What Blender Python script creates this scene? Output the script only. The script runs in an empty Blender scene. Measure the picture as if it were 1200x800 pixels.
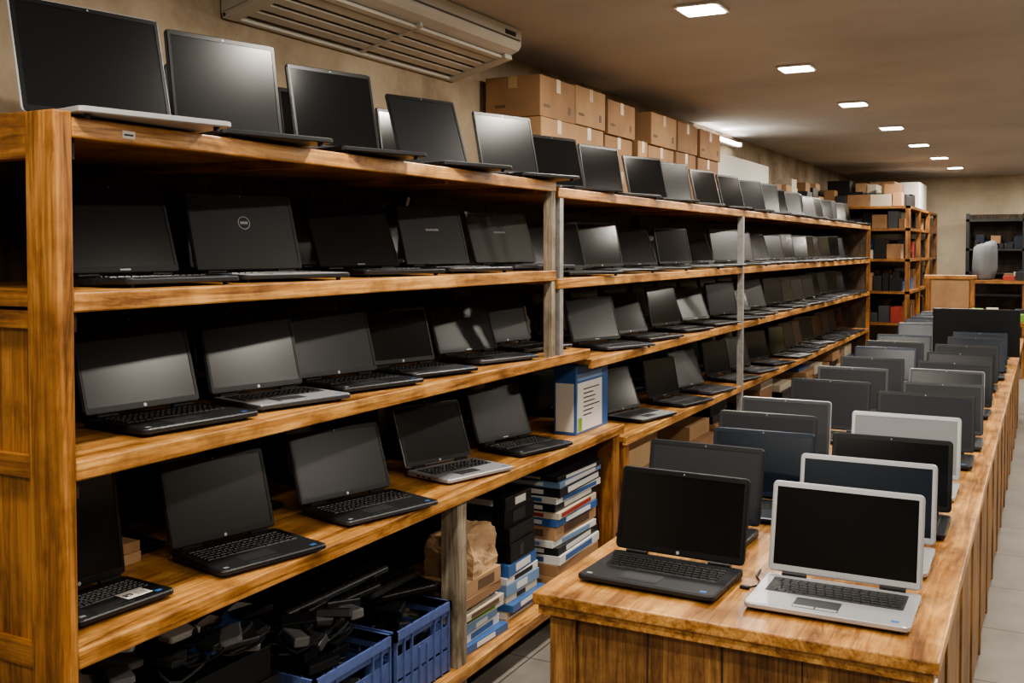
import bpy, bmesh, math, random
from mathutils import Matrix, Vector
from mathutils import noise as nz
random.seed(7)
R=math.radians
scene=bpy.context.scene
CAMZ=1.63; CEIL=2.66; WX=-2.6; BY=16.2

# ---------------------------------------------------------------- materials
def newmat(name):
    m=bpy.data.materials.new(name); m.use_nodes=True
    nt=m.node_tree; b=nt.nodes['Principled BSDF']
    return m,nt,b
def mat(name,col,rough=.5,metal=0,spec=.5,emit=None,es=0,noise=0,nscale=40,bump=0):
    m,nt,b=newmat(name)
    b.inputs['Base Color'].default_value=(*col,1)
    b.inputs['Roughness'].default_value=rough
    b.inputs['Metallic'].default_value=metal
    b.inputs['Specular IOR Level'].default_value=spec
    if emit:
        b.inputs['Emission Color'].default_value=(*emit,1); b.inputs['Emission Strength'].default_value=es
    if noise or bump:
        tc=nt.nodes.new('ShaderNodeTexCoord'); n=nt.nodes.new('ShaderNodeTexNoise')
        n.inputs['Scale'].default_value=nscale; n.inputs['Detail'].default_value=5
        nt.links.new(tc.outputs['Object'],n.inputs['Vector'])
        if noise:
            r=nt.nodes.new('ShaderNodeValToRGB')
            r.color_ramp.elements[0].position=.3; r.color_ramp.elements[1].position=.7
            r.color_ramp.elements[0].color=(*[c*(1-noise) for c in col],1)
            r.color_ramp.elements[1].color=(*[min(1,c*(1+noise)) for c in col],1)
            nt.links.new(n.outputs['Fac'],r.inputs[0]); nt.links.new(r.outputs[0],b.inputs['Base Color'])
        if bump:
            bp=nt.nodes.new('ShaderNodeBump'); bp.inputs['Strength'].default_value=bump; bp.inputs['Distance'].default_value=.01
            nt.links.new(n.outputs['Fac'],bp.inputs['Height']); nt.links.new(bp.outputs[0],b.inputs['Normal'])
    return m
def wood(name,dark,mid,light,scale,rough=.38):
    m,nt,b=newmat(name)
    tc=nt.nodes.new('ShaderNodeTexCoord'); mp=nt.nodes.new('ShaderNodeMapping')
    mp.inputs['Scale'].default_value=scale
    nt.links.new(tc.outputs['Object'],mp.inputs[0])
    n=nt.nodes.new('ShaderNodeTexNoise'); n.inputs['Scale'].default_value=2.8; n.inputs['Detail'].default_value=12; n.inputs['Roughness'].default_value=.72; n.inputs['Distortion'].default_value=1.0
    nt.links.new(mp.outputs[0],n.inputs['Vector'])
    r=nt.nodes.new('ShaderNodeValToRGB'); e=r.color_ramp.elements
    e[0].position=.36; e[0].color=(*dark,1); e[1].position=.62; e[1].color=(*light,1)
    x=e.new(.48); x.color=(*mid,1)
    nt.links.new(n.outputs['Fac'],r.inputs[0])
    n2=nt.nodes.new('ShaderNodeTexNoise'); n2.inputs['Scale'].default_value=5; n2.inputs['Detail'].default_value=8; n2.inputs['Roughness'].default_value=.65
    nt.links.new(tc.outputs['Object'],n2.inputs['Vector'])
    r2=nt.nodes.new('ShaderNodeValToRGB'); r2.color_ramp.elements[0].position=.36; r2.color_ramp.elements[0].color=(.48,.43,.38,1)
    r2.color_ramp.elements[1].position=.56; r2.color_ramp.elements[1].color=(1,1,1,1)
    nt.links.new(n2.outputs['Fac'],r2.inputs[0])
    mx=nt.nodes.new('ShaderNodeMix'); mx.data_type='RGBA'; mx.blend_type='MULTIPLY'; mx.inputs[0].default_value=1
    nt.links.new(r.outputs[0],mx.inputs[6]); nt.links.new(r2.outputs[0],mx.inputs[7])
    # fine fibres
    mp2=nt.nodes.new('ShaderNodeMapping'); mp2.inputs['Scale'].default_value=[q*5 if q>2 else q*1.5 for q in scale]
    nt.links.new(tc.outputs['Object'],mp2.inputs[0])
    n4=nt.nodes.new('ShaderNodeTexNoise'); n4.inputs['Scale'].default_value=3; n4.inputs['Detail'].default_value=4
    nt.links.new(mp2.outputs[0],n4.inputs['Vector'])
    r3=nt.nodes.new('ShaderNodeValToRGB'); r3.color_ramp.elements[0].position=.38; r3.color_ramp.elements[0].color=(.62,.56,.5,1)
    r3.color_ramp.elements[1].position=.52; r3.color_ramp.elements[1].color=(1,1,1,1)
    nt.links.new(n4.outputs['Fac'],r3.inputs[0])
    mk=nt.nodes.new('ShaderNodeMix'); mk.data_type='RGBA'; mk.blend_type='MULTIPLY'; mk.inputs[0].default_value=.8
    nt.links.new(mx.outputs[2],mk.inputs[6]); nt.links.new(r3.outputs[0],mk.inputs[7])
    nt.links.new(mk.outputs[2],b.inputs['Base Color'])
    b.inputs['Roughness'].default_value=rough
    bp=nt.nodes.new('ShaderNodeBump'); bp.inputs['Strength'].default_value=.22; bp.inputs['Distance'].default_value=.004
    nt.links.new(n.outputs['Fac'],bp.inputs['Height']); nt.links.new(bp.outputs[0],b.inputs['Normal'])
    return m
WD=(.19,.078,.020);WM=(.46,.22,.062);WL=(.66,.37,.125)
W_Y=wood('varnished_wood_lengthwise',WD,WM,WL,(9,.7,9))
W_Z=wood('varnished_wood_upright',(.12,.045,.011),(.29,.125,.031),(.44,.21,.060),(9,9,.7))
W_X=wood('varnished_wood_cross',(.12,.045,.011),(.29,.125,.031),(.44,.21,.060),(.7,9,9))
W_T=wood('table_top_wood',(.22,.090,.024),(.48,.235,.068),(.67,.38,.13),(8,.8,8),.33)
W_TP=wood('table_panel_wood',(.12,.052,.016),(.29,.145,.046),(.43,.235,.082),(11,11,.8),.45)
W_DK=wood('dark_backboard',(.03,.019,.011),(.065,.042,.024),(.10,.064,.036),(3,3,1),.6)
W_PALE=wood('weathered_post',(.12,.095,.07),(.27,.23,.17),(.42,.36,.27),(9,9,.7),.6)
METAL=mat('galvanised_steel',(.36,.36,.35),.45,.6,noise=.2,nscale=25)

def plaster(name,a,b_,c,sc=1.2):
    m,nt,b=newmat(name)
    tc=nt.nodes.new('ShaderNodeTexCoord')
    n=nt.nodes.new('ShaderNodeTexNoise'); n.inputs['Scale'].default_value=sc; n.inputs['Detail'].default_value=9; n.inputs['Roughness'].default_value=.65
    nt.links.new(tc.outputs['Object'],n.inputs['Vector'])
    r=nt.nodes.new('ShaderNodeValToRGB'); e=r.color_ramp.elements
    e[0].position=.33; e[0].color=(*a,1); e[1].position=.68; e[1].color=(*c,1); x=e.new(.5); x.color=(*b_,1)
    nt.links.new(n.outputs['Fac'],r.inputs[0]); nt.links.new(r.outputs[0],b.inputs['Base Color'])
    b.inputs['Roughness'].default_value=.85
    bp=nt.nodes.new('ShaderNodeBump'); bp.inputs['Strength'].default_value=.25; bp.inputs['Distance'].default_value=.01
    n3=nt.nodes.new('ShaderNodeTexNoise'); n3.inputs['Scale'].default_value=14; n3.inputs['Detail'].default_value=6
    nt.links.new(tc.outputs['Object'],n3.inputs['Vector'])
    nt.links.new(n3.outputs['Fac'],bp.inputs['Height']); nt.links.new(bp.outputs[0],b.inputs['Normal'])
    return m
M_WALL=plaster('stained_plaster',(.17,.13,.085),(.32,.255,.175),(.43,.355,.26),1.8)
M_WALLB=plaster('cream_plaster',(.45,.38,.27),(.60,.52,.39),(.68,.60,.47))
M_CEIL=plaster('ceiling_plaster',(.43,.42,.405),(.50,.49,.475),(.56,.55,.53),.7)
M_FLOOR,nt,b=newmat('floor_tiles')
tc=nt.nodes.new('ShaderNodeTexCoord'); br=nt.nodes.new('ShaderNodeTexBrick')
br.offset=0; br.inputs['Scale'].default_value=1; br.inputs['Brick Width'].default_value=.6; br.inputs['Row Height'].default_value=.6
br.inputs['Mortar Size'].default_value=.004; br.inputs['Color1'].default_value=(.30,.275,.235,1); br.inputs['Color2'].default_value=(.26,.24,.21,1); br.inputs['Mortar'].default_value=(.09,.08,.07,1)
nt.links.new(tc.outputs['Object'],br.inputs['Vector'])
n=nt.nodes.new('ShaderNodeTexNoise'); n.inputs['Scale'].default_value=5; n.inputs['Detail'].default_value=8
nt.links.new(tc.outputs['Object'],n.inputs['Vector'])
mx=nt.nodes.new('ShaderNodeMix'); mx.data_type='RGBA'; mx.blend_type='MULTIPLY'; mx.inputs[0].default_value=.6
nt.links.new(br.outputs['Color'],mx.inputs[6]); nt.links.new(n.outputs['Fac'],mx.inputs[7]); nt.links.new(mx.outputs[2],b.inputs['Base Color'])
b.inputs['Roughness'].default_value=.45

BLACK=mat('matte_black_plastic',(.008,.008,.009),.40,0,.38)
CHAR=mat('charcoal_plastic',(.014,.0155,.018),.40,0,.42)
GREY=mat('graphite_metal',(.055,.058,.064),.4,.4,.45)
SILV=mat('brushed_silver',(.42,.425,.44),.36,.5)
BLUE=mat('dark_blue_lid',(.009,.017,.030),.32,.2,.42)
KEY=mat('key_black',(.005,.005,.005),.4)
WELL=mat('keyboard_well',(.016,.016,.018),.55)
BEZ=mat('bezel_black',(.005,.005,.006),.36,0,.34)
SC1=mat('screen_glossy',(.0035,.004,.0048),.15,0,.5)
SC2=mat('screen_antiglare',(.0055,.006,.0072),.24,0,.42)
SC3=mat('screen_matte_grey',(.008,.009,.011),.30,0,.40)
SC4=mat('screen_blue_tint',(.005,.010,.018),.24,0,.45)
PANEL=mat('lid_panel_grey',(.026,.028,.032),.42,0,.3)
PANELD=mat('lid_panel_dark',(.013,.015,.020),.40,0,.3)
PANELS=mat('lid_panel_silver',(.21,.215,.225),.42,.3,.4)
PANELG=mat('lid_panel_warm_grey',(.09,.09,.09),.42,.2,.35)
WHITE=mat('white_label',(.60,.59,.56),.6)
LOGO=mat('badge_silver',(.38,.38,.40),.35,.4)
STK=mat('blue_sticker',(.04,.13,.35),.4)
CARD=mat('cardboard',(.36,.22,.115),.8,noise=.14,nscale=7)
CARD2=mat('cardboard_dark',(.27,.155,.078),.8,noise=.15,nscale=7)
TAPE=mat('packing_tape',(.42,.29,.16),.35)
PRINT=mat('print_ink',(.12,.07,.04),.7)
STYRO=mat('white_foam',(.60,.59,.55),.75,noise=.08)
ACM=mat('ac_casing',(.48,.46,.41),.45,noise=.1,nscale=3)
ACD=mat('ac_vent_dark',(.08,.07,.06),.6)
CRATE=mat('blue_plastic_crate',(.075,.11,.27),.4,noise=.15)
PAPER=mat('kraft_paper',(.42,.27,.15),.85,noise=.2,nscale=12,bump=.5)
BLUEB=mat('blue_print_box',(.04,.11,.29),.4)
LBLUE=mat('light_blue_print',(.16,.26,.42),.45)
CREAM=mat('cream_box',(.47,.42,.32),.6)
GREENP=mat('green_print',(.16,.32,.05),.5)
REDP=mat('red_print',(.28,.03,.02),.5)
YEL=mat('yellow_plastic',(.45,.33,.06),.5)
CLEARB=mat('grey_poly_bag',(.12,.12,.125),.25)
BRKT=mat('dark_bracket',(.035,.022,.014),.7)
SACK=mat('grey_sack',(.13,.14,.15),.7,noise=.12,nscale=6)
LEDM=mat('downlight_diffuser',(1,.97,.9),.5,emit=(1,.96,.89),es=22)

# ---------------------------------------------------------------- mesh builder
class MB:
    def __init__(s): s.v=[];s.f=[];s.mi=[];s.mats=[]
    def m(s,mt):
        if mt not in s.mats: s.mats.append(mt)
        return s.mats.index(mt)
    def add(s,vs,fs,mt,M=None):
        o=len(s.v); k=s.m(mt)
        for p in vs:
            p=Vector(p)
            if M is not None: p=M@p
            s.v.append(tuple(p))
        for f in fs: s.f.append([i+o for i in f]); s.mi.append(k)
    def box(s,x0,x1,y0,y1,z0,z1,mt,M=None,bev=0):
        if x1<x0:x0,x1=x1,x0
        if y1<y0:y0,y1=y1,y0
        if z1<z0:z0,z1=z1,z0
        if bev>0:
            bm=bmesh.new(); bmesh.ops.create_cube(bm,size=1)
            for v in bm.verts:
                v.co=Vector(((x0+x1)/2+v.co.x*(x1-x0),(y0+y1)/2+v.co.y*(y1-y0),(z0+z1)/2+v.co.z*(z1-z0)))
            bmesh.ops.bevel(bm,geom=bm.edges[:],offset=bev,segments=2,profile=.5,affect='EDGES')
            bm.verts.index_update()
            s.add([v.co.copy() for v in bm.verts],[[v.index for v in f.verts] for f in bm.faces],mt,M); bm.free(); return
        vs=[(x0,y0,z0),(x1,y0,z0),(x1,y1,z0),(x0,y1,z0),(x0,y0,z1),(x1,y0,z1),(x1,y1,z1),(x0,y1,z1)]
        s.add(vs,[(0,3,2,1),(4,5,6,7),(0,1,5,4),(1,2,6,5),(2,3,7,6),(3,0,4,7)],mt,M)
    def key(s,cx,cy,w,d,z,h,mt,M=None):
        a=w/2;b=d/2;c=a-.0012;e=b-.0012
        vs=[(cx-a,cy-b,z),(cx+a,cy-b,z),(cx+a,cy+b,z),(cx-a,cy+b,z),(cx-c,cy-e,z+h),(cx+c,cy-e,z+h),(cx+c,cy+e,z+h),(cx-c,cy+e,z+h)]
        s.add(vs,[(4,5,6,7),(0,1,5,4),(1,2,6,5),(2,3,7,6),(3,0,4,7)],mt,M)
    def rplate(s,x0,x1,y0,y1,z0,z1,r,ch,mt,M=None,wedge=0):
        def loop(ins,z):
            pts=[];rr=max(r-ins,.0005)
            for (cx,cy,a0) in ((x1-r,y1-r,0),(x0+r,y1-r,90),(x0+r,y0+r,180),(x1-r,y0+r,270)):
                for k in range(4):
                    a=R(a0+30*k); px=cx+rr*math.cos(a); py=cy+rr*math.sin(a)
                    zz=z
                    if wedge and z<(z0+z1)/2: zz=z+wedge*(y1-py)/(y1-y0)
                    pts.append((px,py,zz))
            return pts
        L=[loop(ch,z0),loop(0,z0+ch),loop(0,z1-ch),loop(ch,z1)]
        vs=sum(L,[]);n=16;fs=[list(range(n-1,-1,-1)),list(range(3*n,4*n))]
        for l in range(3):
            for i in range(n):
                j=(i+1)%n; fs.append((l*n+i,l*n+j,(l+1)*n+j,(l+1)*n+i))
        s.add(vs,fs,mt,M)
    def cyl(s,p0,p1,r,mt,M=None,n=12,r2=None):
        p0=Vector(p0);p1=Vector(p1);d=(p1-p0).normalized();r2=r if r2 is None else r2
        u=d.orthogonal().normalized();w=d.cross(u)
        vs=[p0+(u*math.cos(2*math.pi*i/n)+w*math.sin(2*math.pi*i/n))*r for i in range(n)]
        vs+=[p1+(u*math.cos(2*math.pi*i/n)+w*math.sin(2*math.pi*i/n))*r2 for i in range(n)]
        fs=[list(range(n-1,-1,-1)),list(range(n,2*n))]+[(i,(i+1)%n,n+(i+1)%n,n+i) for i in range(n)]
        s.add(vs,fs,mt,M)
    def tube(s,pts,r,mt,n=6):
        for a,b in zip(pts[:-1],pts[1:]): s.cyl(a,b,r,mt,n=n)
    def mesh(s,name):
        me=bpy.data.meshes.new(name); me.from_pydata(s.v,[],s.f)
        for mt in s.mats: me.materials.append(mt)
        me.polygons.foreach_set('material_index',s.mi); me.update(); return me
    def obj(s,name,loc=(0,0,0),rz=0,rot=None):
        return place(s.mesh(name),name,loc,rz,rot)
def place(me,name,loc=(0,0,0),rz=0,rot=None):
    o=bpy.data.objects.new(name,me); scene.collection.objects.link(o)
    o.location=loc; o.rotation_euler=rot if rot else (0,0,R(rz)); return o

# ---------------------------------------------------------------- room
def slab(name,x0,x1,y0,y1,z0,z1,mt):
    m=MB(); m.box(x0,x1,y0,y1,z0,z1,mt); return m.obj(name)
slab('floor',WX,3.2,-2.5,BY,-.1,0,M_FLOOR)
slab('ceiling',WX,3.2,-2.5,BY,CEIL,CEIL+.1,M_CEIL)
slab('wall_left',WX-.1,WX,-2.5,BY,-.1,CEIL+.1,M_WALL)
slab('wall_right',3.2,3.3,-2.5,BY,-.1,CEIL+.1,M_WALL)
slab('wall_back',WX-.1,3.3,BY,BY+.1,-.1,CEIL+.1,M_WALLB)
slab('wall_front',WX-.1,3.3,-2.6,-2.5,-.1,CEIL+.1,M_WALL)

def downlight(x,y,power):
    m=MB()
    s=.085
    m.rplate(-s-.015,s+.015,-s-.015,s+.015,-.012,0,.02,.003,WHITE)
    m.rplate(-s,s,-s,s,-.016,-.011,.015,.001,LEDM)
    o=m.obj('ceiling_downlight',(x,y,CEIL))
    l=bpy.data.lights.new('lamp','AREA'); l.shape='SQUARE'; l.size=.15; l.energy=power; l.color=(1,.92,.81)
    lo=bpy.data.objects.new('downlight_lamp',l); scene.collection.objects.link(lo); lo.parent=o; lo.location=(0,0,-.02)
for k in range(-3,7):
    y=4.3+1.66*k
    downlight(-1.33+.027*(y-4.3) if k>=0 else -1.25,y,30 if k<4 else 38)
for k in range(-1,8):
    downlight(.45,1.6+1.9*k,27)
for k in range(0,5):  # unseen extra row, added as fill light reaching under the shelves
    downlight(2.2,1.0+3.2*k,30)

# ---------------------------------------------------------------- laptops
_cache={}
def laptop_mesh(w=.35,d=.24,h=.225,tilt=17,body=CHAR,deck=None,key=KEY,scr=SC2,logo='dot',bez=BEZ,numpad=False):
    kk=(w,d,h,tilt,body.name,deck.name if deck else '',key.name,scr.name,logo,bez.name,numpad)
    if kk in _cache: return _cache[kk]
    m=MB(); deck=deck or body
    T=.022
    m.rplate(-w/2,w/2,-d,0,.003,T,.014,.0025,body,wedge=.006)
    m.rplate(-w/2+.004,w/2-.004,-d+.004,-.012,T-.0005,T+.0008,.012,.0003,deck)
    for fx in (-w/2+.03,w/2-.03):
        for fy in (-.025,): m.cyl((fx,fy,0),(fx,fy,.005),.007,BLACK,n=8)
        m.cyl((fx,-d+.025,0),(fx,-d+.025,.010),.007,BLACK,n=8)
    kw=w*.84; ky0=-.035; kd=d*.43
    m.rplate(-kw/2-.004,kw/2+.004,ky0-kd-.003,ky0+.003,T+.0004,T+.0012,.004,.0002,WELL)
    cols=18 if numpad else 15; px=kw/cols; py=kd/6
    for r_ in range(6):
        cy=ky0-py*(r_+.5)
        if r_==5:
            x=-kw/2
            for ww in (1.2,1,1,1.2,5.2,1.2,1,1,1.2,1)+((1,1,1) if numpad else ()):
                if x+ww*px<=kw/2+.001:
                    m.key(x+ww*px/2,cy,ww*px-.0025,py-.0025,T+.0012,.0022,key)
                x+=ww*px
        else:
            off=[0,0,.25,.4,.6][r_]*px
            hh=py-.0025 if r_ else py*.62
            x=-kw/2; first=True
            while x<kw/2-.002:
                ww=px+(off if first else 0); first=False
                if x+ww>kw/2-px*.5: ww=kw/2-x
                m.key(x+ww/2,cy,ww-.0025,hh,T+.0012,.0022,key)
                x+=ww
    tx=-.025
    m.rplate(tx-.052,tx+.052,-d*.93,-d*.65,T+.0004,T+.0014,.004,.0003,WELL if deck is not SILV else GREY)
    m.box(tx-.05,tx-.002,-d*.925,-d*.87,T+.0012,T+.002,deck); m.box(tx+.002,tx+.05,-d*.925,-d*.87,T+.0012,T+.002,deck)
    m.box(w/2-.042,w/2-.025,-d+.018,-d+.030,T+.0004,T+.0013,STK)
    m.box(-w/2+.02,-w/2+.034,-d+.018,-d+.028,T+.0004,T+.0013,LOGO)
    for py_ in (-.07,-.10,-.13): m.box(w/2-.001,w/2+.0006,py_-.008,py_+.008,.010,.016,BLACK); m.box(-w/2-.0006,-w/2+.001,py_-.007,py_+.007,.010,.016,BLACK)
    for hx in (-w*.32,w*.32): m.cyl((hx-.03,-.004,T+.003),(hx+.03,-.004,T+.003),.0065,BLACK,n=10)
    M=Matrix.Translation((0,-.004,T+.003))@Matrix.Rotation(R(90-tilt),4,'X')
    m.rplate(-w/2,w/2,.004,h,-.008,0,.013,.002,body,M)
    bz=.013; bb=.022
    m.rplate(-w/2+.003,w/2-.003,.006,h-.003,-.0005,.0012,.011,.0004,bez,M)
    x0=-w/2+bz;x1=w/2-bz;y0=bb;y1=h-bz-.002
    m.box(x0,x1,y0,y1,.0008,.0016,scr,M)
    for a in ((-w/2+.005,x0,.008,h-.005),(x1,w/2-.005,.008,h-.005),(x0,x1,.008,y0),(x0,x1,y1,h-.005)):
        m.box(*a[:2],*a[2:],.0010,.0030,bez,M)
    if logo=='dot': m.cyl((0,bb*.6,.0028),(0,bb*.6,.0035),.0048,LOGO,M,n=14)
    elif logo=='bar': m.box(-.016,.016,bb*.5,bb*.5+.0045,.0028,.0034,LOGO,M)
    elif logo=='ring':
        m.cyl((0,h*.62,.0014),(0,h*.62,.0024),.020,LOGO,M,n=28); m.cyl((0,h*.62,.0022),(0,h*.62,.0028),.0180,scr,M,n=28)
        for q in range(4): m.box(-.0125+q*.0065,-.0080+q*.0065,h*.62-.004,h*.62+.004,.0026,.0032,LOGO,M)
    elif logo=='word':
        for q in range(8): m.box(-.034+q*.0085,-.0285+q*.0085,h*.6-.0035,h*.6+.0035+(q%3==0)*.002,.0014,.0022,LOGO,M)
    m.cyl((0,h-.009,.0028),(0,h-.009,.0034),.0022,LOGO,M,n=8)
    m.cyl((0,h*.55,-.0085),(0,h*.55,-.0078),.014,LOGO,M,n=18)
    me=m.mesh('laptop_mesh'); _cache[kk]=me; return me
def laptop(x,y,z,rz,**k):
    return place(laptop_mesh(**k),'laptop',(x,y,z),rz)
V_BLK=dict(body=BLACK,scr=SC1); V_CH=dict(body=CHAR,scr=SC2,logo='bar'); V_CH2=dict(body=CHAR,scr=SC3)
V_GR=dict(body=GREY,deck=GREY,scr=SC2,logo='bar'); V_SK=dict(body=CHAR,deck=SILV,scr=SC1)
VAR=[V_BLK,V_CH,V_CH2,V_BLK,V_CH,V_GR,V_BLK,V_SK]

A1,A2,A3,A4,A5=1.902,1.536,1.18,.779,.145
B1,B2,B3,B4,B5=1.88,1.50,1.13,.71,.12
FX=-1.80
def board(m,y0,y1,zt,x0=WX+.03,x1=FX,lip=.042):
    m.box(x0,x1-.022,y0,y1,zt-.024,zt,W_Y)
    m.box(x1-.022,x1,y0,y1,zt-lip,zt+.001,W_Y,bev=.004)
m=MB()
Y0=1.47
for zt,y1 in ((A1,3.84),(A2,3.84),(A3,4.2),(A4,4.62),(A5,4.62)): board(m,Y0,y1,zt)
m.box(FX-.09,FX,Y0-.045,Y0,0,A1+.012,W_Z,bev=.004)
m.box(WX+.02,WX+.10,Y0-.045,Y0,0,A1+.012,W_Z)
sx0,sx1=WX+.10,FX-.09
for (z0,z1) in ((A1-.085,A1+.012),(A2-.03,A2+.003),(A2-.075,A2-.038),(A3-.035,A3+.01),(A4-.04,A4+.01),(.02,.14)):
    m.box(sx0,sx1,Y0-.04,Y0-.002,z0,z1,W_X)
for (z0,z1) in ((A3+.01,A2-.075),(A4+.01,A3-.035),(.14,A4-.04)):
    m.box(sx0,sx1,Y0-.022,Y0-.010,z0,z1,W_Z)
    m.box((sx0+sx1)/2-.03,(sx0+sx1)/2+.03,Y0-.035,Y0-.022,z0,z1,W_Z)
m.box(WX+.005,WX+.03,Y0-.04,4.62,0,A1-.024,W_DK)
for zt in (A1,A2,A3,A4):
    m.box(FX-.10,FX-.03,Y0,Y0+.03,zt-.085,zt-.024,BRKT)
    for yy in (2.25,3.05,3.75): m.box(WX+.03,FX-.06,yy,yy+.03,zt-.05,zt-.024,W_X)
m.box(FX-.09,FX-.02,3.07,3.135,0,A4-.024,W_PALE,bev=.003)
m.box(FX-.04,FX-.003,3.80,3.835,A3,A1-.04,W_PALE)
m.box(FX-.10,FX-.02,4.52,4.60,0,A4-.03,W_Z)
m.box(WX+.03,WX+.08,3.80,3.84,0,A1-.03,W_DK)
m.box(FX-.0,FX+.001,Y0+.13,Y0+.165,A1-.032,A1-.015,WHITE)
m.box(FX+.0008,FX+.0016,Y0+.135,Y0+.16,A1-.026,A1-.022,BLACK)
m.obj('wooden_shelving_unit')
m=MB()
for zt,y0 in ((B1,3.86),(B2,3.86),(B3,4.22),(B4,4.64),(B5,4.64)): board(m,y0,12.3,zt)
for yy in (3.88,6.76,12.26):
    z0=0 if yy>4 else A3+.0
    m.box(FX-.035,FX+.002 if yy>4 else FX-.003,yy,yy+.035,z0,B1-.04,METAL if yy<9 else W_Z)
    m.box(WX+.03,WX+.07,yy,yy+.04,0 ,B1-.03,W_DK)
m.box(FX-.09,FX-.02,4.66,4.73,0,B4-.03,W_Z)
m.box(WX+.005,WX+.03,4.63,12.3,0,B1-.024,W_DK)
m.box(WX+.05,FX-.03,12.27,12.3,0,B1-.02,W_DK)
for zt in (B1,B2,B3,B4):
    for yy in (5.3,6.0,7.5,8.3,10.2,11.2): m.box(WX+.03,FX-.06,yy,yy+.03,zt-.05,zt-.024,W_X)
m.obj('wooden_shelving_unit')

# ---------------------------------------------------------------- laptops on near unit
def S(x,y,z,phi,**k): return laptop(x,y,z,90-phi,**k)
S(-1.98,1.70,A1,12,w=.375,d=.255,h=.285,tilt=14,body=SILV,deck=SILV,scr=SC2)
S(-1.98,2.13,A1,15,w=.34,h=.283,tilt=9,**V_CH)
S(-1.98,2.615,A1,17,w=.325,h=.275,tilt=12,**V_BLK)
S(-1.98,3.19,A1,18,w=.325,h=.275,tilt=20,body=CHAR,deck=SILV,scr=SC3)
S(-1.98,3.78,A1,18,w=.335,h=.268,tilt=13,**V_CH)
S(-2.10,1.87,A2,5,w=.345,h=.245,**V_CH)
S(-2.08,2.32,A2,15,w=.365,h=.24,body=CHAR,deck=SILV,scr=PANEL,logo='ring',bez=PANEL)
S(-2.08,2.865,A2,15,w=.355,h=.25,tilt=24,body=BLACK,scr=SC3,logo='bar')
S(-2.08,3.37,A2,15,w=.34,h=.24,body=CHAR,scr=PANEL,logo='word',bez=CHAR)
S(-2.08,3.93,A2,18,w=.37,h=.24,tilt=20,body=GREY,scr=PANELG,logo='word',bez=PANELG)
S(-2.10,1.93,A3,8,w=.35,d=.25,h=.255,numpad=True,body=CHAR,scr=SC2)
S(-2.08,2.345,A3,14,w=.325,d=.24,h=.24,body=GREY,deck=SILV,scr=SC2)
S(-2.08,2.735,A3,14,w=.34,h=.225,body=CHAR,scr=SC3)
S(-2.08,3.12,A3,16,w=.315,h=.215,body=BLACK,deck=GREY,scr=SC1)
S(-2.08,3.60,A3,16,w=.335,h=.235,tilt=20,body=GREY,deck=CHAR,scr=SC3,logo='bar')
S(-2.14,4.05,A3,12,w=.34,h=.25,body=CHAR,scr=SC3)
S(-2.07,1.69,A4,4,w=.27,d=.19,h=.30,tilt=8,body=BLACK,scr=SC1)
S(-2.06,2.18,A4,14,w=.34,d=.25,h=.24,body=CHAR,scr=SC3)
S(-2.05,2.74,A4,16,w=.375,d=.25,h=.235,tilt=20,numpad=True,body=GREY,deck=CHAR,scr=SC3)
S(-2.06,3.34,A4,16,w=.34,d=.235,h=.235,tilt=20,body=SILV,deck=SILV,scr=SC2)
S(-2.06,3.88,A4,14,w=.345,d=.24,h=.235,tilt=20,body=CHAR,scr=SC3,logo='bar')
m=MB(); m.box(-.035,.035,-.025,.025,0,.0006,WHITE)
for i in range(7):
    for j in range(5):
        if random.random()<.6: m.box(-.03+i*.0035,-.027+i*.0035,-.01+j*.0035,-.007+j*.0035,.0006,.0009,BLACK)
for j in range(3): m.box(.0,.03,-.015+j*.008,-.012+j*.008,.0006,.0009,BLACK)
m.obj('label_sticker',(-1.925,1.73,A4+.0252),86)
for zt,ys in ((A1,(1.95,2.40,2.90,3.48)),(A2,(2.05,2.58,3.10,3.6)),(A3,(1.78,2.18,2.6,3.0,3.40,3.85)),(A4,(1.95,2.45,3.05,3.62,4.14))):
    for y in ys: S(-2.40 if zt!=A1 else -2.28,y,zt,8,w=.34,d=.19,h=.235 if zt!=A1 else .255,tilt=8,body=BLACK,scr=SC1)
for zt,ys in ((B1,(4.38,4.95,5.6,6.15,6.75,7.35,7.95,8.45)),(B2,(4.38,4.95,5.5,6.1,6.62,7.2,7.75,8.25)),
              (B3,(4.80,5.33,5.95,6.5,7.1,7.6,8.1)),(B4,(5.25,5.85,6.4,7.05,7.6,8.15))):
    for i,y in enumerate(ys):
        v=dict(random.choice(VAR)); w=random.choice((.34,.36))
        S(-2.04+random.uniform(-.02,.02),y,zt,random.choice((12,16,20)),w=w,h=random.choice((.235,.245)) if zt!=B1 else .26,tilt=random.choice((12,17,22)) if zt!=B1 else random.choice((10,14)),**v)
for zt in (B1,B2,B3,B4):
    y=8.75+random.uniform(-.1,.1)
    while y<12.05:
        v=dict(random.choice(VAR))
        S(-2.03+random.uniform(-.03,.03),y,zt,random.choice((8,13,18)),w=.34,h=random.choice((.225,.235)),tilt=random.choice((9,12)),**v)
        y+=random.uniform(.37,.46)
for zt in (B2,B3,B4):
    y=5.1
    while y<9:
        S(-2.42,y,zt,6,w=.34,d=.2,h=.235,tilt=8,body=BLACK,scr=SC1); y+=.5

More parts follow.
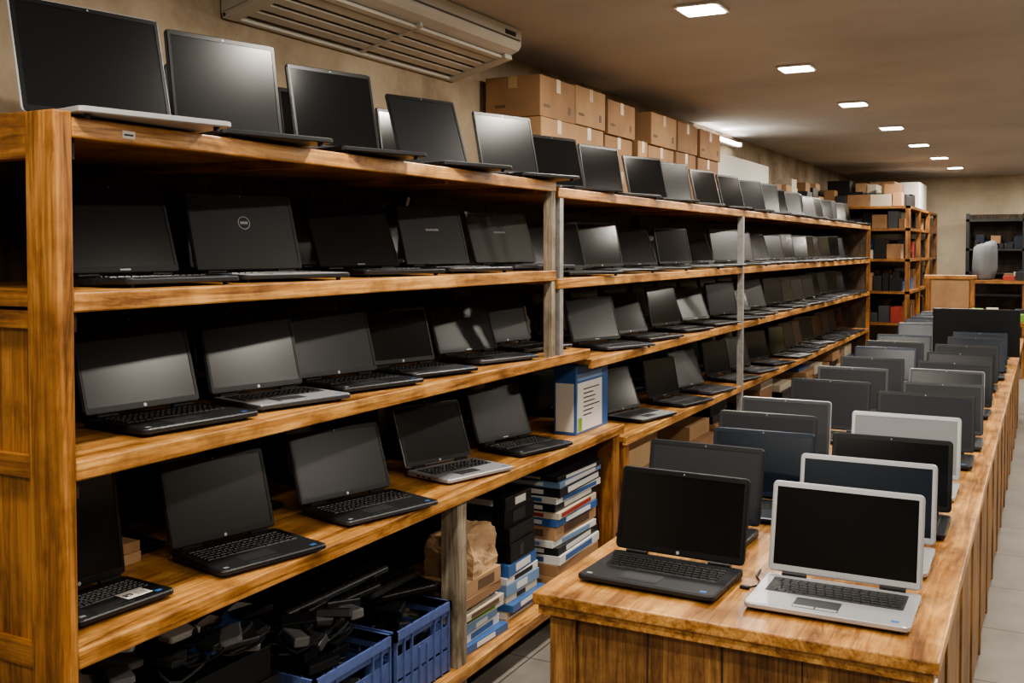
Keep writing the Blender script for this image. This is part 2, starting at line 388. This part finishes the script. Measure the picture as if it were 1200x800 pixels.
# ---------------------------------------------------------------- table
TZ=.77; TX0,TX1,TY0,TY1=-1.13,-.186,2.27,10.9
m=MB()
m.box(TX0,TX1,TY0,TY1,TZ-.03,TZ,W_T,bev=.004)
m.box(TX0+.012,TX1-.012,TY0+.012,TY1-.012,TZ-.055,TZ-.029,W_T)
bx0,bx1=TX0+.035,TX1-.035
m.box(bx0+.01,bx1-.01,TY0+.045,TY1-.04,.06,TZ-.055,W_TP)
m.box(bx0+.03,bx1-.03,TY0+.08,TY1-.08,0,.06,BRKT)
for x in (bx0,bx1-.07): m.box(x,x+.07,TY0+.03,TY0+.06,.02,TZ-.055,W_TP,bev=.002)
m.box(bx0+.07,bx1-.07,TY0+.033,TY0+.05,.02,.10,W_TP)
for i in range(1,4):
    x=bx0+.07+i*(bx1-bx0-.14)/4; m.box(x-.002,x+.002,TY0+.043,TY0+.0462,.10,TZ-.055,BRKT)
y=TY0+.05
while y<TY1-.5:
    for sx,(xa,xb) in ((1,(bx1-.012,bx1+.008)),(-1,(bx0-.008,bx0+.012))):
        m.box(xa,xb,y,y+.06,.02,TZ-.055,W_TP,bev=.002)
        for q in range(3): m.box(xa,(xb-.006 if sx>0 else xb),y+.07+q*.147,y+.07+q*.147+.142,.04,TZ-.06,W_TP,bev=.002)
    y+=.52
m.box(bx1+.0075,bx1+.014,TY0+.16,TY0+.22,TZ-.24,TZ-.12,WHITE,bev=.002)
m.obj('wooden_display_table')
def Tl(x,y,rz=0,**k): return laptop(x,y,TZ,rz,**k)
Tl(-.443,2.635,0,w=.372,d=.25,h=.234,tilt=14,body=SILV,deck=SILV,scr=SC1,bez=SILV,logo='bar')
Tl(-.872,2.635,-2,w=.365,d=.25,h=.230,tilt=14,body=CHAR,scr=SC1)
RC=[(3.06,-.455,.38,.228,SILV,SC4,SILV),(3.46,-.44,.37,.228,BLACK,SC1,BEZ),(3.96,-.455,.38,.228,SILV,PANELS,SILV),(4.52,-.44,.38,.235,CHAR,PANELD,CHAR),(4.95,-.41,.34,.23,GREY,PANEL,GREY),
 (5.5,-.44,.35,.23,SILV,SC2,GREY),(5.85,-.43,.37,.235,CHAR,PANELD,CHAR),(6.4,-.44,.36,.235,BLACK,SC3,BEZ),(6.92,-.44,.37,.235,CHAR,PANELD,CHAR),(7.55,-.42,.36,.235,CHAR,SC4,BLUE),(8.0,-.42,.36,.235,BLUE,SC4,BLUE)]
for (y,x,w,h,bd,sc,bz) in RC: Tl(x,y,random.uniform(-2,2),w=w,d=.25,h=h,tilt=13,body=bd,scr=sc,bez=bz,logo='none')
LC=[(3.03,-.93,.365,.235,CHAR,PANEL,CHAR),(3.40,-.84,.34,.225,BLUE,SC4,BLUE),(3.74,-.91,.36,.23,CHAR,PANELD,CHAR),(4.13,-.93,.36,.23,SILV,PANEL,GREY),(4.83,-.885,.36,.23,CHAR,PANELD,CHAR),
 (5.4,-.875,.35,.23,GREY,PANELD,GREY),(5.95,-.86,.34,.23,CHAR,PANELD,CHAR),(6.55,-.87,.36,.235,BLUE,SC4,BLUE),(7.05,-.88,.36,.23,CHAR,PANELD,CHAR),(7.55,-.88,.36,.235,BLUE,SC4,BLUE)]
for (y,x,w,h,bd,sc,bz) in LC: Tl(x,y,random.uniform(-2,2),w=w,d=.245,h=h,tilt=13,body=bd,scr=sc,bez=bz,logo='none')
y=8.95
while y<10.8:
    Tl(-.43,y,random.uniform(-3,3),w=.36,d=.25,h=.24,tilt=13,body=random.choice((CHAR,BLACK,BLUE)),scr=random.choice((PANELD,SC4)),bez=CHAR,logo='none')
    Tl(-.88,y-.25,random.uniform(-3,3),w=.36,d=.25,h=.24,tilt=13,body=random.choice((CHAR,BLACK,BLUE)),scr=random.choice((PANELD,SC4)),bez=BLUE,logo='none')
    y+=.42
m=MB()
m.rplate(-.30,.30,-.012,.030,.05,.40,.01,.003,BLACK)
m.box(-.285,.285,-.0135,-.011,.065,.388,SC3)
m.box(-.04,.04,.03,.05,.02,.25,CHAR); m.rplate(-.12,.12,-.05,.12,0,.015,.02,.003,CHAR)
m.obj('desktop_monitor',(-.47,8.42,TZ))
m=MB()
for i in range(12):
    c=random.choice((YEL,REDP,GREENP,WHITE,CREAM,CHAR,CARD)); x=(i%4)*.13-.05; yy=(i//4)*.12
    m.box(x,x+.11,yy,yy+.09,0,.05+.09*random.random(),c,bev=.006)
m.obj('assorted_packets',(-.62,11.2,.9))
m=MB(); m.box(-.45,.45,-.2,.35,.86,.9,W_X,bev=.004)
for x in (-.42,.37):
    for yy in (-.18,.28): m.box(x,x+.05,yy,yy+.05,0,.86,W_Z)
m.obj('side_table',(-.45,11.3,0))
m=MB(); m.box(-.012,.012,-.006,.006,0,.009,BLACK,bev=.002)
m.tube([(0.01,0,.005),(.025,.03,.004),(.02,.07,.004),(.005,.10,.004),(.0,.16,.004)],.0025,BLACK)
m.obj('power_cable',(-.665,2.54,TZ),0)

# ---------------------------------------------------------------- cardboard boxes
def carton(m,x0,x1,y0,y1,z0,z1,mt):
    m.box(x0,x1,y0,y1,z0,z1,mt,bev=.004)
    ym=(y0+y1)/2
    m.box(x0+.01,x1+.0015,ym-.025,ym+.025,z1-.001,z1+.0015,TAPE)
    m.box(x1-.001,x1+.0015,ym-.025,ym+.025,z1-.07,z1+.001,TAPE)
    xm=(x0+x1)/2
    m.box(xm-.025,xm+.025,y0-.0015,y0+.001,z1-.06,z1,TAPE)
    if random.random()<.5:
        m.box(x1-.001,x1+.001,y0+.04,y0+.11,z0+.05,z0+.065,PRINT)
        m.box(x1-.001,x1+.001,y1-.09,y1-.06,z0+.04,z0+.08,PRINT)
    m.box(xm-.10,xm-.04,y0-.001,y0+.001,z0+.05,z0+.065,PRINT)
cols=[(4.60,5.03,3),(5.05,5.47,3),(5.49,5.93,3),(5.97,6.14,2),(6.2,6.7,3),(6.72,7.16,3),(7.2,7.72,3)]
for (ya,yb,n) in cols:
    z=B1
    for i in range(n):
        hh=.205+random.uniform(-.006,.006)
        m=MB(); j=random.uniform(-.02,.02)
        carton(m,-2.56,-2.25+j,ya+.003,yb-.003,z+.001,z+hh,CARD if random.random()<.7 else CARD2)
        m.obj('cardboard_box'); z+=hh+.001
m=MB(); m.box(-2.55,-2.29,7.85,9.5,B1,B1+.50,STYRO,bev=.012); m.box(-2.292,-2.288,8.2,8.28,B1+.1,B1+.2,LBLUE); m.obj('foam_package')
m=MB(); m.box(WX+.001,WX+.05,8.2,9.4,2.56,2.60,WHITE,bev=.004); m.cyl((WX+.07,8.24,2.58),(WX+.07,9.36,2.58),.013,LEDM); 
for yy in (8.2,9.36): m.box(WX+.04,WX+.09,yy,yy+.04,2.56,2.60,WHITE)
tl=m.obj('wall_tube_light')
l=bpy.data.lights.new('tube','AREA'); l.shape='RECTANGLE'; l.size=.04; l.size_y=1.1; l.energy=9; l.color=(1,.96,.9)
lo=bpy.data.objects.new('tube_lamp',l); scene.collection.objects.link(lo); lo.parent=tl; lo.location=(WX+.10,8.8,2.58)
lo.rotation_euler=Vector((-.9,0,-.35)).to_track_quat('Z','Y').to_euler()
def clutter(name,x0,x1,y0,y1,z,hmax,cols_,n):
    m=MB(); yy=y0
    step=(y1-y0)/n
    for i in range(n):
        zz=z
        while zz<z+hmax*random.uniform(.5,.95):
            hh=random.uniform(.03,.12)
            if zz+hh>z+hmax: break
            a=random.uniform(0,.05)
            m.box(x0+random.uniform(0,.05),x1-random.uniform(0,.08),yy+a*.3,yy+step*random.uniform(.8,.97),zz+.0005,zz+hh,random.choice(cols_),bev=.003)
            zz+=hh
        yy+=step
    return m.obj(name)
clutter('stacked_stock_boxes',-2.52,-2.25,9.6,12.2,B1,.50,[CARD,CHAR,BLACK,CARD,CARD2,GREY,CREAM],9)

# ---------------------------------------------------------------- AC
m=MB()
y0,y1=2.75,4.34
prof=[(-2.595,2.46),(-2.27,2.545),(-2.235,2.56),(-2.22,2.58),(-2.22,2.655),(-2.595,2.655)]
vs=[(x,y0,z) for x,z in prof]+[(x,y1,z) for x,z in prof]
n=len(prof)
m.add(vs,[list(range(n)),list(range(2*n-1,n-1,-1))]+[(i,i+n,(i+1)%n+n,(i+1)%n) for i in range(n)],ACM)
ang=math.atan2(.085,.325)
M=Matrix.Translation((-2.595,0,2.46))@Matrix.Rotation(-ang,4,'Y')
L=math.hypot(.085,.325)
m.box(.02,L-.02,y0+.06,y1-.06,-.004,.001,ACD,M)
for i in range(4):
    x=.045+i*.062
    m.box(x,x+.045,y0+.07,y1-.07,-.014,-.004,ACM,M,bev=.004)
m.box(L-.05,L-.02,y0+.07,y1-.07,-.018,-.002,ACM,M,bev=.004)
for yy in (y0,y1-.07): m.box(.0,L,yy,yy+.07,-.024,0,ACM,M,bev=.006)
m.box((0),L,(y0+y1)/2-.008,(y0+y1)/2+.008,-.018,0,ACM,M)
m.box(0,.02,y0,y1,-.022,.0,ACM,M,bev=.003)
m.box(-2.221,-2.214,y0+.02,y1-.02,2.60,2.606,ACD); m.box(-2.221,-2.217,y1-.16,y1-.06,2.615,2.635,CHAR)
m.obj('air_conditioner')
m=MB(); m.tube([(-2.57,4.32,2.6),(-2.57,4.50,2.6),(-2.57,4.52,2.658)],.018,STYRO,n=10); m.obj('ac_pipe')

# ---------------------------------------------------------------- box at end of shelf 4
m=MB()
m.box(-1.99,-1.88,4.22,4.60,A4,A4+.32,BLUEB,bev=.003)
m.box(-1.881,-1.878,4.235,4.52,A4+.012,A4+.235,WHITE)
m.box(-1.881,-1.8785,4.235,4.52,A4+.245,A4+.275,LBLUE)
m.box(-1.98,-1.89,4.218,4.221,A4+.015,A4+.235,WHITE)
for i in range(7): m.box(-1.879,-1.877,4.30,4.30+.09+.11*random.random(),A4+.20-i*.020,A4+.205-i*.020,GREY)
m.box(-1.879,-1.8765,4.24,4.28,A4+.015,A4+.075,GREENP)
m.obj('product_box')

# ---------------------------------------------------------------- lower shelf stock
def crate(x0,x1,y0,y1,z0,h):
    m=MB(); t=.004
    m.box(x0,x1,y0,y1,z0,z0+.006,CRATE)
    for (a,b_,c,d_) in ((x0,x1,y0,y0+t),(x0,x1,y1-t,y1),(x0,x0+t,y0,y1),(x1-t,x1,y0,y1)):
        m.box(a,b_,c,d_,z0+.0,z0+h*.32,CRATE); m.box(a,b_,c,d_,z0+h*.36,z0+h*.66,CRATE)
        m.box(a,b_,c,d_,z0+h*.80,z0+h,CRATE)
    m.box(x0-.008,x1+.008,y0-.008,y0+.004,z0+h-.03,z0+h,CRATE); m.box(x0-.008,x1+.008,y1-.004,y1+.008,z0+h-.03,z0+h,CRATE)
    m.box(x0-.008,x0+.004,y0-.008,y1+.008,z0+h-.03,z0+h,CRATE); m.box(x1-.004,x1+.008,y0-.008,y1+.008,z0+h-.03,z0+h,CRATE)
    nn=int((y1-y0)/.045)
    for i in range(nn+1):
        y=y0+i*(y1-y0-.006)/nn
        mid=abs(i-nn/2)<1.2
        m.box(x1-.006,x1+.005,y,y+.006,z0,z0+h*(.62 if mid else 1),CRATE)
    nn=int((x1-x0)/.045)
    for i in range(nn+1):
        x=x0+i*(x1-x0-.006)/nn; m.box(x,x+.006,y0-.005,y0+.006,z0,z0+h,CRATE)
    for i in range(34):
        MM=Matrix.Translation((random.uniform(x0+.08,x1-.08),random.uniform(y0+.08,y1-.08),z0+.05+(h-.01)*(i/34)))@Matrix.Rotation(random.uniform(0,3),4,'Z')@Matrix.Rotation(random.uniform(-.4,.4),4,'X')
        m.box(-.06,.06,-.025,.025,-.015,.015,random.choice((BLACK,CHAR,CHAR,GREY)),MM,bev=.004)
    return m.obj('plastic_crate')
random.seed(3)
crate(-2.22,-1.84,2.30,2.68,A5,.25); crate(-2.22,-1.84,2.71,3.04,A5,.25)
def cables(name,cx,cy,cz,n,sx,sy,sz,seed):
    random.seed(seed); m=MB()
    for i in range(n):
        p0=Vector((cx+random.uniform(-sx,sx),cy+random.uniform(-sy,sy),cz)); r=random.uniform(.035,.075); pts=[]
        ph=random.uniform(0,6); tl=random.uniform(-.7,.7)
        for k in range(16):
            a=ph+k*.45; pts.append(p0+Vector((r*math.cos(a),r*1.2*math.sin(a),abs(tl*r*math.sin(a+1))+sz*i/n)))
        m.tube(pts,.004,random.choice((BLACK,CHAR,CHAR,GREY)),n=5)
    return m.obj(name)
cables('tangled_cables',-1.97,2.44,A5+.29,20,.08,.11,.05,5)
cables('tangled_cables',-2.0,2.02,A5+.39,14,.07,.14,.04,9)
def kb(loc,rot,mt=BLACK):
    m=MB(); m.rplate(-.19,.19,-.07,.07,0,.018,.01,.003,mt)
    for r_ in range(5):
        for c in range(17): m.key(-.175+c*.0218,.048-r_*.024,.018,.02,.018,.006,KEY)
    return place(m.mesh('kb'),'computer_keyboard',loc,0,rot)
kb((-1.99,2.86,A5+.31),(R(4),R(4),R(75)))
kb((-1.98,2.82,A5+.345),(R(-4),R(6),R(100)),CHAR)
kb((-2.03,2.56,A5+.365),(R(12),R(-14),R(55)),CHAR)
kb((-2.02,2.60,A5+.405),(R(8),R(-10),R(70)),GREY)
# adapters lying over keyboards
random.seed(22); m=MB()
for i in range(12):
    MM=Matrix.Translation((random.uniform(-2.03,-1.91),random.uniform(2.33,2.6),A5+.33+.05*(i/12)))@Matrix.Rotation(random.uniform(0,3),4,'Z')@Matrix.Rotation(random.uniform(-.5,.5),4,'X')
    m.box(-.055,.055,-.024,.024,-.015,.015,random.choice((CHAR,GREY,CLEARB,BLACK)),MM,bev=.005)
m.obj('power_adapters')
def stack(name,x0,x1,y0,y1,z0,items,seed=1,jit=2.5):
    random.seed(seed); m=MB(); z=z0; C=Vector(((x0+x1)/2,(y0+y1)/2,0))
    for (h,mt,side) in items:
        a=random.uniform(-.02,.0);b_=random.uniform(-.03,.004)
        MM=Matrix.Translation(C)@Matrix.Rotation(R(random.uniform(-jit,jit)),4,'Z')@Matrix.Translation(-C)
        yb=y1-random.uniform(0,.05)
        m.box(x0-a,x1+b_,y0-a*.5,yb,z+.0005,z+h,mt,MM,bev=.002)
        if side: 
            m.box(x1+b_-.001,x1+b_+.0012,y0+.03+random.uniform(0,.08),yb-.04-random.uniform(0,.08),z+h*.2,z+h*.8,side,MM)
            m.box(x0+.06,x1-.08,y0-a*.5-.0012,y0-a*.5+.001,z+h*.25,z+h*.75,side,MM)
        z+=h
    return m.obj(name)
stack('stacked_retail_boxes',-2.15,-1.85,3.17,3.50,A5,[(.03,BLUEB,WHITE),(.035,WHITE,BLUEB),(.028,LBLUE,WHITE),(.03,WHITE,GREENP),(.025,CREAM,PRINT),(.022,BLUEB,WHITE),(.035,CARD2,None),(.06,CARD,PRINT)],2)
stack('stacked_retail_boxes',-2.17,-1.86,3.56,3.88,A5,[(.035,WHITE,BLUEB),(.03,BLUEB,WHITE),(.03,CREAM,CHAR),(.045,LBLUE,WHITE),(.03,WHITE,CHAR),(.05,BLUEB,WHITE)],4)
stack('stacked_equipment_boxes',-2.17,-1.88,3.58,3.86,A5+.222,[(.075,BLACK,GREY),(.06,CHAR,None),(.075,BLACK,GREY),(.05,CHAR,WHITE)],5)
stack('stacked_retail_boxes',-2.15,-1.85,3.97,4.46,A5,[(.06,CARD,PRINT),(.05,CARD2,None),(.04,WHITE,BLUEB),(.035,CHAR,WHITE),(.03,WHITE,LBLUE),(.06,CARD,PRINT),(.035,BLUEB,WHITE),(.03,CREAM,REDP),(.035,CHAR,WHITE),(.03,WHITE,BLUEB),(.04,CHAR,WHITE),(.028,LBLUE,WHITE),(.022,CHAR,WHITE)],6)
stack('stacked_equipment_boxes',-2.55,-2.25,2.4,2.95,A5,[(.12,BLACK,None),(.10,CHAR,None),(.13,BLACK,None)],7)
stack('stacked_equipment_boxes',-2.2,-1.88,1.60,2.24,A5,[(.09,CHAR,None),(.08,BLACK,WHITE),(.06,GREY,None),(.06,CHAR,WHITE),(.09,BLACK,None)],8,1)
stack('stacked_equipment_boxes',-2.55,-2.24,3.1,4.4,A5,[(.15,BLACK,None),(.15,CHAR,None),(.10,BLACK,None)],9,.3)
stack('cardboard_box',-2.2,-1.88,4.85,5.4,B5,[(.30,CARD,PRINT),(.2,CARD2,TAPE)],10,1)
random.seed(12)
clutter('stacked_stock_boxes',-2.4,-1.88,5.6,12.0,B5,.5,[CARD,CARD2,CHAR,BLACK,CREAM,BLUEB],14)
random.seed(15); m=MB()
for i in range(34):
    MM=Matrix.Translation((random.uniform(-2.12,-1.91),random.uniform(1.68,2.22),A5+.40+.06*(i/34)))@Matrix.Rotation(random.uniform(0,3),4,'Z')@Matrix.Rotation(random.uniform(-.35,.35),4,'X')
    m.rplate(-random.uniform(.03,.08),.05,-.03,.03,-.008,.010,.01,.003,random.choice((BLACK,CHAR,GREY,CLEARB,GREY,CHAR,BLUEB,WHITE)),MM)
m.obj('assorted_small_devices')
bm=bmesh.new(); bmesh.ops.create_cube(bm,size=1); bmesh.ops.subdivide_edges(bm,edges=bm.edges[:],cuts=11,use_grid_fill=True)
for v in bm.verts:
    c=v.co.copy(); t=c.z+.5
    f=1-.25*max(0,t-.55)/.45
    nn=nz.noise(c*3)*.10+nz.noise(c*8)*.05
    v.co=Vector((c.x*.2*f*(1+nn),c.y*.24*(1+nn),t*.155*(1+nn*.8)))
me=bpy.data.meshes.new('paper_bag'); bm.to_mesh(me); bm.free(); me.materials.append(PAPER)
place(me,'paper_bag',(-1.96,3.33,A5+.266),8)
stack('small_cartons',-2.28,-2.16,1.90,2.0,A4,[(.03,CARD,None),(.03,CARD2,None)],11)
bm=bmesh.new(); bmesh.ops.create_icosphere(bm,subdivisions=4,radius=1)
for v in bm.verts:
    c=v.co.copy();k=1+.2*nz.noise(c*3); v.co=Vector((c.x*.08*k,c.y*.10*k,max(-.1,c.z*.13*k)))
me=bpy.data.meshes.new('wrap'); bm.to_mesh(me); bm.free(); me.materials.append(mat('bubble_wrap',(.30,.26,.24),.5,bump=.6,noise=.3))
place(me,'wrapped_parcel',(-2.32,4.45,B3+.1))

# ---------------------------------------------------------------- far storage shelves
m=MB()
cx0,cx1,cy0,cy1=-2.58,-1.42,12.7,16.0
for z in (.3,.75,1.12,1.5,1.86,2.12):
    m.box(cx0,cx1,cy0,cy1,z-.03,z,W_X)
for y in (cy0,13.8,14.9,cy1-.06):
    m.box(cx1-.05,cx1,y,y+.04,0,2.12,W_Z); m.box(cx0,cx0+.05,y,y+.06,0,2.12,W_Z)
m.obj('storage_rack')
MIX=(CARD2,CHAR,BLACK,BLACK,CARD2,GREY,BLUE,REDP,CREAM,CARD,BLUEB,BLACK)
TOPC=(CARD2,CARD,CHAR,GREY,CARD2,BLACK,CARD,CREAM)
def bins(name,y0,y1,x0,x1,z,hmax,seed,pal=MIX,sc=1):
    random.seed(seed); m=MB(); y=y0
    while y<y1-.05:
        dy=random.uniform(.12,.3)*sc; x=x0
        while x<x1-.05:
            dx=min(random.uniform(.06,.18)*sc,x1-x); hh=random.uniform(.3,1)*hmax
            c=random.choice(pal)
            m.box(x+.004,x+dx-.004,y,min(y+dy-.01,y1),z+.0005,z+hh,c,bev=.004)
            x+=dx
        y+=dy
    return m.obj(name)
for i,z in enumerate((.75,1.12,1.5,1.86)): bins('stacked_stock_boxes',cy0+.05,cy1-.1,cx1-1.0,cx1-.06,z,.25,20+i)
bins('stacked_stock_boxes',cy0+.1,14.3,cx1-1.0,cx1-.1,2.12,.36,31,TOPC,1.8)
m=MB(); m.box(-2.0,-1.5,14.5,15.3,2.12,2.50,STYRO,bev=.02); m.obj('foam_package')
m=MB()
for z in (1.0,1.3,1.62,2.02): m.box(-1.0,.9,15.4,15.95,z-.03,z,CHAR)
for x in (-1.0,-.3,.4,.86): 
    for y in (15.4,15.9): m.box(x,x+.045,y,y+.045,0,2.1,CHAR)
m.box(-1.0,.9,15.93,15.95,.2,2.1,W_DK)
m.obj('metal_storage_rack')
bins('stacked_stock_boxes',15.45,15.85,-.22,.35,1.3,.22,41); bins('stacked_stock_boxes',15.45,15.85,-.9,.35,1.62,.2,42)
m=MB(); prof=[(.10,0),(.13,.02),(.145,.15),(.14,.34),(.135,.42),(.11,.47),(.05,.49)]
ns=28; vs=[];fs=[]
for k,(r,z) in enumerate(prof):
    for i in range(ns):
        a=2*math.pi*i/ns; rr=r*(1+.07*math.sin(3*a+k)+.05*math.sin(7*a+k*.6)); vs.append((rr*math.cos(a)+.012*k,rr*math.sin(a),z+.02*math.cos(a)*(k>4)))
for k in range(len(prof)-1):
    for i in range(ns): fs.append((k*ns+i,k*ns+(i+1)%ns,(k+1)*ns+(i+1)%ns,(k+1)*ns+i))
fs.append(list(range(ns-1,-1,-1))); fs.append([(len(prof)-1)*ns+i for i in range(ns)])
m.add(vs,fs,SACK); o=m.obj('grey_sack',(-.75,14.55,1.22))
for p in o.data.polygons: p.use_smooth=True
m=MB(); m.box(-1.1,-.2,14.2,14.9,1.18,1.22,W_X); 
for x in (-1.08,-.27):
    for y in (14.22,14.82): m.box(x,x+.05,y,y+.05,0,1.18,W_Z)
m.obj('work_bench')
bins('stacked_stock_boxes',14.3,14.8,-.5,-.22,1.22,.14,43)
m=MB()
m.box(-.25,.25,-.25,.25,.62,.68,W_X,bev=.01)
for x in (-.25,.2):
    m.box(x,x+.05,-.25,-.2,0,1.30,W_Z,bev=.006); m.box(x,x+.05,.2,.25,0,.62,W_Z)
m.box(-.2,.2,-.24,-.21,.80,1.30,CARD2,bev=.01)
m.box(-.27,.27,-.255,-.195,1.28,1.33,W_X,bev=.008)
m.obj('wooden_chair',(-.95,12.5,0))

# ---------------------------------------------------------------- world / camera
w=bpy.data.worlds.new('World'); scene.world=w; w.use_nodes=True
w.node_tree.nodes['Background'].inputs[0].default_value=(.5,.55,.65,1); w.node_tree.nodes['Background'].inputs[1].default_value=.05
cam=bpy.data.cameras.new('Camera'); co=bpy.data.objects.new('Camera',cam); scene.collection.objects.link(co)
cam.sensor_width=36; cam.lens=36; cam.clip_start=.05
co.location=(0,0,CAMZ); co.rotation_euler=(R(90-1.8),0,R(27.6)); cam.shift_y=-.06
scene.camera=co
try: scene.view_settings.look='AgX - Medium High Contrast'
except Exception as e: print(e)
